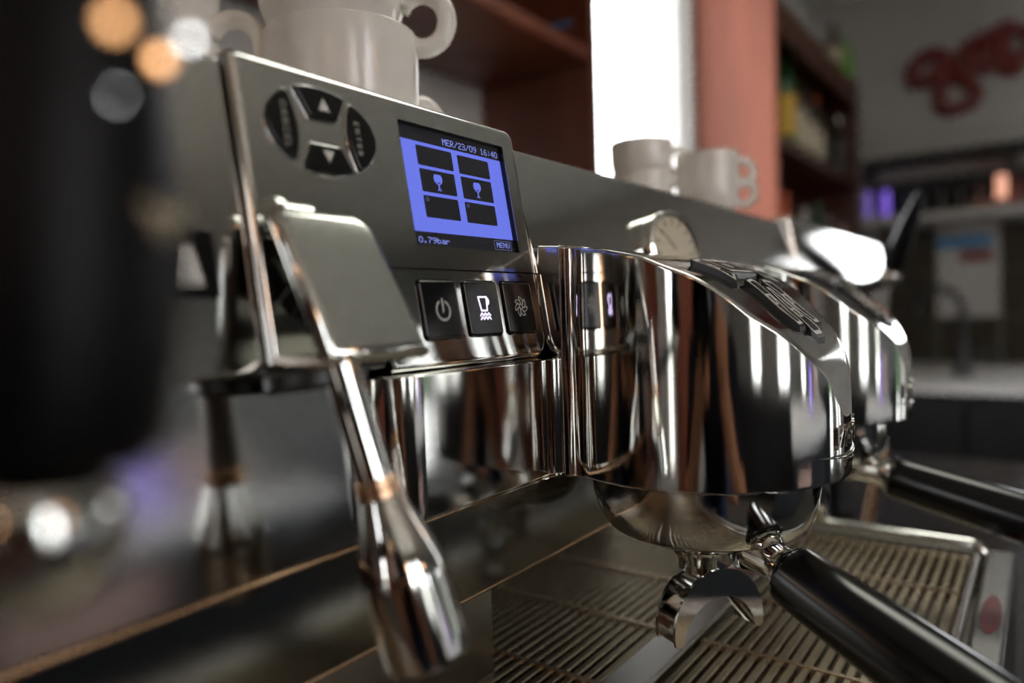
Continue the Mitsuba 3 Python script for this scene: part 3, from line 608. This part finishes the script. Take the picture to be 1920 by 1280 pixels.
# round gauge between the groups
gz, gxx = .036, .452
GMt = frame((gxx, .2085, gz), (-.22, -math.cos(tau), math.sin(tau)), (1, -.22, 0))
obj(M+'__pressure_gauge', moved(lathe([(.0, -.008), (.027, -.008), (.0272, .0100), (.0262, .0125), (.0240, .0135), (.0225, .0120), (0, .0118)], 48), GMt), 'chrome', 40)
obj(M+'__pressure_gauge__dial', moved(lathe([(0, .0119), (.0222, .0119), (.0222, .0124), (0, .0124)], 40), GMt), 'label_cream')
tk = [line([(.0165*math.cos(a), .0165*math.sin(a)), (.0205*math.cos(a), .0205*math.sin(a))], .0009) for a in np.linspace(-.6, PI+.6, 11)]+[line([(0, 0), (-.012, .012)], .001)]
obj(M+'__pressure_gauge__scale', moved(at_d(join(*[trimesh.creation.extrude_polygon(g, .0002, engine='earcut') for g in tk]), .01241), GMt), 'black_dull')
# --- lever paddle
p0, p1 = np.array([.1375, .1955, .0365]), np.array([.1375, .1700, -.0118]); L = np.linalg.norm(p1-p0); vdir = (p1-p0)/L
nrm = np.cross(vdir, [1, 0, 0]); nrm = nrm if nrm[1] < 0 else -nrm
LM = np.eye(4); LM[:3, 0] = (1, 0, 0); LM[:3, 1] = -vdir; LM[:3, 2] = nrm; LM[:3, 3] = p1
if np.linalg.det(LM[:3, :3]) < 0: raise ValueError('frame')
pad = plate(np.array([(0, .0), (.0430, .0)]+[tuple(q) for q in rrect(0, 0, .0405, L, (.001, .001, .009, .003), 8)[16:]]), -.0080, 0, .0038, 6, both=True)
obj(M+'__lever_paddle', moved(pad, LM), 'panel_steel', 40)
fl = extrude_x([(.1700, -.0118), (.1712, -.0142), (.1740, -.0152), (.1990, -.0152), (.1990, -.0122), (.1750, -.0122)], .1378, .1800)
obj(M+'__lever_paddle__foot', fl, 'chrome_soft', 40)
obj(M+'__lever_paddle__hinge', join(rod((.1385, .2005, .0345), (.155, .2005, .0345), .0038), rod((.1382, .2000, .0350), (.1425, .2000, .0350), .0050)), 'chrome', 40)
obj(M+'__lever_paddle__stem', rod((.158, .2065, .012), (.158, .1925, .008), .007, .007, 24), 'black_satin', 40)
# --- steam wand below the paddle
w0, w1 = np.array([.1450, .1770, -.0125]), np.array([.1573, .1545, -.1062]); Lw = np.linalg.norm(w1-w0); WM = frame(w0, w1-w0, (1, 0, 0))
obj(M+'__steam_wand', moved(lathe([(0, 0), (.0058, 0), (.0058, .0395), (.0058, .0400), (0, .0400)], 40), WM), 'chrome', 40)
obj(M+'__steam_wand__collar', moved(lathe([(0, .0400), (.0064, .0400), (.0068, .0404), (.0068, .0424), (.0062, .0428), (.0062, .0434), (.0069, .0438), (.0070, .0458), (0, .0460)], 40), WM), 'brass', 40)
obj(M+'__steam_wand__grip', moved(lathe([(0, .0460), (.0068, .0460), (.0086, .0520), (.0112, .0600), (.0131, .0670), (.0136, .0700), (.0138, .0735), (.0140, .0965), (.0136, .0980), (.0120, .0984), (.0110, .0970), (0, .0930)], 56), WM), 'chrome', 35)
P = pxray(585, 705)*.228
obj(M+'__wand_gasket', moved(lathe([(0, -.0035), (.0150, -.0035), (.0165, -.0020), (.0165, .0020), (.0150, .0035), (0, .0035)], 40), frame((.147, .1905, -.0200), (0, .12, 1))), 'black_satin', 40)
q0, q1, q2 = np.array([.955, .200, -.035]), pxray(1652, 845), pxray(1629, 1000); q1, q2 = q1*(.95/q1[0]), q2*(.95/q2[0])
obj(M+'__steam_wand', tube(spline([q0, q0*.3+q1*.7, q1, q1*.5+q2*.5, q2], 24), .0065, 16), 'brass', True)
obj(M+'__steam_wand__tip', rod(q2+(q1-q2)*.12, q2-(q1-q2)*.02, .0078, .0068), 'chrome', 40)
# --- drip tray
TX0, TX1, ZG = -.05, .6480, -.2000
obj(M+'__tray_front_rail', box(TX0-.02, .6620, .0165, .0350, -.3000, -.1990, .003), 'dull_steel', 40)
obj(M+'__tray_basin', join(box(TX0-.02, .662, .0355, .3700, -.2400, -.2300), box(TX0-.02, TX0-.012, .0355, .370, -.2949, -.2090), box(.6540, .662, .0355, .370, -.2949, -.2090), box(TX0-.0119, .6539, .3620, .3700, -.2949, -.1300)), 'brushed_steel')
obj(M+'__tray_end_rail', tube([(TX1+.006, .0372, -.235)]+[(TX1+.006, .0372+.009*(1-math.cos(t)), -.2040+.0090*math.sin(t)) for t in np.linspace(0, PI/2, 6)]+[(TX1+.006, .330, -.1950)], .0050, 14), 'chrome', True)
obj(M+'__tray_divider', box(TX0, .6440, .1640, .1870, -.2060, -.1965, .002), 'chrome_soft', 40)
obj(M+'__tray_front_edge', tube([(TX0, .0402, -.2000), (.6440, .0402, -.2000)], .0028, 10), 'chrome_soft', True)
for x, y, z in ((.02, .10, -.3001), (.60, .10, -.3001), (.05, .5, -.2451), (1.2, .5, -.1001), (1.2, .26, -.1001)): obj(M+'__foot', rod((x, y, -.3398), (x, y, z), .02), 'black_dull', 40)
st = affinity.scale(sg.Point(0, 0).buffer(1, 20), .032, .0054); m = trimesh.creation.extrude_polygon(st, .0006, engine='earcut'); m.apply_translation([.525, .0255, -.1989])
obj(M+'__red_badge', m, 'red_plastic')
# --- drip grates: every slat and cross bar
for half, (ya, yb_) in enumerate(((.1890, .3400), (.0440, .1625))):
    k = thing('drip_grate', ('rear' if half == 0 else 'front')+' drip grate of long thin steel slats '+('running under the mirror backsplash' if half == 0 else 'under the black portafilter handle'), 'grate')
    n = int(round((yb_-ya)/.0068)); yv = np.linspace(ya+.003, yb_-.003, n)
    base = plate(rrect(TX0, -.0022, TX1-.006, .0022, .0006, 2), ZG-.0040+CZ, ZG+CZ, .0007, 1); ref = mikit.ply(base, 'grate_steel')
    for i, y in enumerate(yv): scene[f'{k}__slat'+(f'_{i:03d}' if i else '')] = {**ref, 'to_world': T4().translate([0, float(y), 0])}
    for x in np.arange(.3975-5*.0776, .64, .0776):
        obj(k+'__cross_bar', box(x-.0017, x+.0017, ya, yb_, ZG-.0060, ZG+.0006), 'grate_bar_steel')
# ================================================================ PORTAFILTERS
def portafilter(gx, ang, label):
    k = thing('portafilter', label, 'portafilter')
    t = math.radians(ang); h = np.array([-math.sin(t), -math.cos(t), 0]); Q = np.eye(4); Q[:3, 0] = h; Q[:3, 1] = np.cross([0, 0, 1], h); Q[:3, 3] = (gx, GY, 0)
    obj(k+'__basket_holder', moved(lathe([(.0, -.1262), (.012, -.1262), (.026, -.1225), (.0345, -.1190), (.0395, -.1165), (.0398, -.1135), (0, -.1134)], 64), Q), 'chrome', 35)
    obj(k+'__neck', moved(tube([(.030, 0, -.1175), (.040, 0, -.1178), (.050, 0, -.1200), (.060, 0, -.1228)], [.0115, .0098, .0092, .0090], 24), Q), 'chrome', True)
    dr = math.radians(14); a = np.array([.0580, 0, -.1226]); d = np.array([math.cos(dr), 0, -math.sin(dr)])
    HM = Q@frame(a, d, (0, 1, 0))
    obj(k+'__handle', moved(lathe([(0, 0), (.0125, 0), (.0137, .0010), (.0142, .0030), (.0145, .012), (.0150, .03), (.0156, .05), (.0163, .075), (.0167, .10), (.0163, .115), (.0145, .124), (.009, .129), (0, .130)], 56), HM), 'black_gloss', 40)
    obj(k+'__handle__ferrule', moved(lathe([(0, -.003), (.0100, -.003), (.0108, -.0005), (.0108, .0003), (0, .0003)], 40), HM), 'chrome', 40)
    # twin spout: open crescent channel across the handle
    zc = -.1645; o_ = sg.Point(0, zc).buffer(.0290, 48); i_ = sg.Point(0, zc-.0095).buffer(.0240, 48)
    cr_ = o_.difference(i_).intersection(sg.box(-.1, zc-.006, .1, 1)); cr_ = cr_.buffer(-.0007).buffer(.0007, 6).segmentize(.002)
    full = trimesh.creation.extrude_polygon(cr_, .0160, engine='earcut'); gro = o_.buffer(.004).difference(sg.Point(0, zc-.0075).buffer(.0258, 48)).intersection(sg.box(-.1, zc-.02, .1, 1))
    gm = trimesh.creation.extrude_polygon(gro, .0128, engine='earcut'); gm.apply_translation([0, 0, .0016])
    sp = man(full)-man(gm); q = sp.to_mesh(); m = trimesh.Trimesh(q.vert_properties[:, :3], q.tri_verts, process=False); v = m.vertices.copy()
    m.vertices = np.column_stack([v[:, 2]-.0050, v[:, 0], v[:, 1]])
    obj(k+'__twin_spout', moved(m, Q), 'chrome', 30)
    obj(k+'__twin_spout__hub', moved(lathe([(0, -.142), (.0090, -.142), (.0100, -.140), (.0100, -.134), (.0125, -.131), (.0125, -.1263), (0, -.1262)], 40), Q@frame((-.006, 0, 0), (0, 0, 1))), 'chrome', 40)
    return k
portafilter(GX[0], 28, 'chrome portafilter with a thick black handle in the nearer group, twin spout below')
portafilter(GX[1], 0, 'blurred chrome portafilter with black handle in the farther group')
# ================================================================ END LEVERS (black knobs on chrome joints)
def end_lever(base, tip, r0, r1, label, joint_r):
    k = thing('lever_knob', label, 'lever'); b, t = np.array(base, float), np.array(tip, float); Lh = np.linalg.norm(t-b)
    obj(k+'__handle', moved(lathe([(0, 0), (r0*.8, 0), (r0, .004), (r0*1.02, Lh*.3), (r0*.85, Lh*.6), (r1*1.3, Lh*.88), (r1, Lh*.96), (r1*.5, Lh), (0, Lh)], 32), frame(b, t-b, (0, 1, 0))), 'black_knob', 40)
    obj(k+'__joint', join(ball(b-(t-b)/Lh*joint_r*.8, joint_r)), 'chrome', True)
    return k
b, t_ = pxray(1672, 505), pxray(1728, 358); b, t_ = b*(1.15/b[0]), t_*(1.13/t_[0])
k = end_lever(b, t_, .0145, .006, 'black pointed lever knob standing up at the far end of the machine', .014)
obj(k+'__arm', rod(b-(t_-b)*.14, (b[0]-.01, .2225, b[2]-.03), .009), 'black_satin', 40)
L0, L1 = pxray(70, 860)*.098, pxray(150, -260)*.098
k = end_lever(L0, L1, .0165, .008, 'very blurred black lever knob close to the lens at the picture edge', .012)
obj(k+'__arm', rod(L0-(L1-L0)*.1, (-.035, .2010, -.06), .007), 'black_satin', 40)
for px, py, r, to in ((215, 40, .0010, (.6, -2.1, .75)), (300, 112, .0011, (.6, -2.1, .75)), (355, 75, .0008, (.1, -3.0, .5)), (220, 178, .00045, (.1, -3., .5))):
    P = pxray(px, py)*(.079 if px < 250 else .094); w = np.array(to)-P; hv = w/np.linalg.norm(w)-P/np.linalg.norm(P)
    obj(k+'__rivet', moved(lathe([(0, -.002), (r*1.2, -.002), (r*1.2, -.0004), (r, 0), (0, 0)], 20), frame(P, hv)), 'chrome')
q = [pxray(272, 370)*.098, pxray(205, 500)*.097, pxray(130, 640)*.096, pxray(80, 800)*.098]
obj(k+'__ferrule', tube(spline(q, 16), np.linspace(.0058, .0042, 16), 20), 'bronze_rough', True)
# ================================================================ CUPS on top of the machine
def cup(c, R, h, hdir, label, grp, kind='coffee_cup', hz=.58, hs=.24):
    """White cup: rounded bowl on a foot ring with a thick ring handle in the direction hdir."""
    k = thing(kind, label, 'cup', grp); s = R; x, y, z = c
    out = [(.0, .02*h), (.52*s, 0), (.60*s, 0), (.62*s, .04*h), (.80*s, .16*h), (.93*s, .34*h), (.985*s, .55*h), (1.0*s, .80*h), (1.0*s, .985*h), (.985*s, h), (.955*s, .99*h), (.94*s, .80*h), (.92*s, .55*h), (.86*s, .34*h), (.70*s, .16*h), (0, .10*h)]
    obj(k+'__bowl', lathe(out, 72, c), 'porcelain', 50)
    d = np.array([hdir[0], hdir[1], 0]); d /= np.linalg.norm(d); rr = hs*h
    p = [np.array([x, y, z+hz*h])+d*(s*.97+rr*.72+rr*1.02*math.cos(a))+np.array([0, 0, rr*1.12*math.sin(a)]) for a in np.linspace(-PI+.45, PI-.45, 28)]
    obj(k+'__handle', tube(p, .0058*s/.045, 16), 'porcelain', True)
    return k
ZT = .0803
right = (.66, -.75)
cup((.2854, .332, ZT), .0445, .0835, (.97, -.22), 'lower white cup of the large stack right behind the display panel', 'white cups on the machine', hz=.46, hs=.17)
cup((.2815, .3345, ZT+.0700), .0440, .0800, (.60, -.80), 'upper white cup of the large stack, ring handle pointing right', 'white cups on the machine', hz=.27, hs=.175)
cup((.2150, .4270, ZT), .0445, .0835, (-.3, 1), 'lower white cup of the stack at the picture edge', 'white cups on the machine')
cup((.2150, .4270, ZT+.0560), .0440, .0800, (.62, -.78), 'upper white cup of the stack left of the large stack, handle pointing right', 'white cups on the machine', hz=.30, hs=.20)
cup((.612, .300, ZT), .0290, .0420, right, 'small espresso cup under the one next to the window, blurred', 'small white cups on the machine', 'espresso_cup')
cup((.612, .300, ZT+.0300), .0290, .0420, right, 'top small espresso cup in front of the bright window', 'small white cups on the machine', 'espresso_cup')
cup((.652, .252, ZT), .0290, .0420, right, 'lower small espresso cup in front of the wooden side panel', 'small white cups on the machine', 'espresso_cup')
cup((.652, .252, ZT+.0200), .0290, .0400, right, 'upper small espresso cup in front of the wooden side panel', 'small white cups on the machine', 'espresso_cup')
cup((.60, .375, ZT), .0290, .0420, (-.6, .7), 'small espresso cup half hidden behind the upper body edge', 'small white cups on the machine', 'espresso_cup')
# ================================================================ PHOTOGRAPHER (seen only in the chrome)
f0, r0 = np.array([.80, .60, 0]), np.array([.60, -.80, 0]); up = np.array([0, 0, 1.])
def CP(r, u, f): return r0*r+up*u+f0*f
k = thing('camera', 'black camera held by the photographer', 'camera')
CMx = np.eye(4); CMx[:3, 0], CMx[:3, 1], CMx[:3, 2] = r0, up, -f0
obj(k+'__lens', moved(lathe([(.040, .012), (.0415, .012), (.0415, .060), (.036, .064), (.036, .098), (.030, .0985), (.030, .02)], 40), CMx), 'black_satin', 40)
obj(k+'__body', moved(plate(rrect(-.072, -.055, .072, .04, .012), .099, .160, .006, 3, both=True), CMx), 'black_dull', 40)
obj(k+'__viewfinder', moved(plate(rrect(-.028, .0402, .028, .072, .008), .103, .150, .004, 3, both=True), CMx), 'black_dull', 40)
k = thing('person', 'person in a dark shirt bending forward and holding the black camera', 'person')
def limb(joints):
    out = m3.Manifold()
    for (a, ra), (b, rb) in zip(joints, joints[1:]):
        pts = np.vstack([trimesh.creation.icosphere(subdivisions=2, radius=ra).vertices+a, trimesh.creation.icosphere(subdivisions=2, radius=rb).vertices+b])
        out = out+m3.Manifold.hull_points(pts)
    return out
def soft(m, edge, it=12):
    m = m.refine_to_length(edge).to_mesh(); t = trimesh.Trimesh(m.vert_properties[:, :3], m.tri_verts, process=True); trimesh.smoothing.filter_taubin(t, iterations=it); return t
sh, hip = {s: CP(s*.18, -.10, -.42) for s in (-1, 1)}, {s: CP(s*.10, -.42, -.78) for s in (-1, 1)}
el = {-1: CP(-.21, -.33, -.26), 1: CP(.24, -.31, -.28)}; wr = {-1: CP(-.060, -.115, -.135), 1: CP(.100, -.09, -.155)}
bodym = limb([(CP(0, -.13, -.42), .105), (CP(0, -.27, -.58), .12), (CP(0, -.42, -.76), .13)])+limb([(sh[-1], .062), (CP(0, -.11, -.43), .085), (sh[1], .062)])+limb([(CP(0, -.06, -.40), .055), (CP(0, .02, -.34), .052)])
for s in (-1, 1): bodym = bodym+limb([(sh[s], .056), (el[s], .042), (wr[s], .028)])
for s in (-1, 1):
    kn = CP(s*.14, -.62, -.42); an = CP(s*.15, ZF+.10, -.72); bodym = bodym+limb([(hip[s], .095), (kn, .062), (an, .042)])+limb([(an+up*-.045, .036), (an+f0*.14+up*-.06, .030)])
hd = CP(0, .085, -.285)
bodym = bodym+m3.Manifold.hull_points(np.vstack([trimesh.creation.icosphere(2, .078).vertices*[1, 1, 1.15]+hd, trimesh.creation.icosphere(2, .045).vertices+hd+f0*.035-up*.07]))
bodym = bodym+limb([(hd+f0*.080+up*.005, .010), (hd+f0*.094-up*.022, .013)])
for s in (-1, 1): bodym = bodym+limb([(hd+r0*s*.083, .018), (hd+r0*s*.086-up*.03, .012)])
def hand(w, palm, fdir, side, curl):
    m = limb([(w, .027), (palm, .030)])
    for i in range(4):
        b_ = palm+fdir[0]*.018+fdir[1]*(.030-.020*i); l = (.034, .038, .036, .028)[i]
        m = m+limb([(b_, .0095), (b_+fdir[0]*l, .009), (b_+fdir[0]*l*1.2+curl*l*.8, .008)])
    return m+limb([(palm+fdir[1]*.022, .012), (palm+fdir[1]*.050+curl*.015, .0095), (palm+fdir[1]*.062+curl*.03, .0085)])
bodym = bodym+hand(wr[-1], CP(-.030, -.080, -.105), (CP(.75, -.1, .6), CP(.2, .2, .9)), -1, up)+hand(wr[1], CP(.098, -.035, -.150), (f0*1.0, up*.8), 1, -r0)
obj(k+'__body', soft(bodym, .016), 'skin', True)
sh_m = limb([(CP(0, -.13, -.42), .112), (CP(0, -.27, -.58), .127), (CP(0, -.40, -.74), .137)])+limb([(sh[-1], .070), (CP(0, -.115, -.43), .090), (sh[1], .070)])
for s in (-1, 1): sh_m = sh_m+limb([(sh[s], .064), (sh[s]*.45+el[s]*.55, .058)])
obj(k+'__shirt', soft(sh_m, .018), 'shirt', True)
tr = limb([(CP(0, -.41, -.75), .139), (CP(0, -.46, -.78), .138)])
for s in (-1, 1): tr = tr+limb([(hip[s], .104), (CP(s*.14, -.62, -.42), .072), (CP(s*.15, ZF+.11, -.72), .052)])
obj(k+'__trousers', soft(tr, .02), 'jeans', True)
obj(k+'__hair', soft(m3.Manifold.hull_points(trimesh.creation.icosphere(3, .086).vertices*[1, 1, 1.1]+hd-f0*.022+up*.028), .014, 6), 'hair', True)
for s in (-1, 1): obj(k+'__shoe', soft(limb([(CP(s*.15, ZF+.048, -.74), .046), (CP(s*.15, ZF+.042, -.58), .040)]), .014, 6), 'black_dull', True)
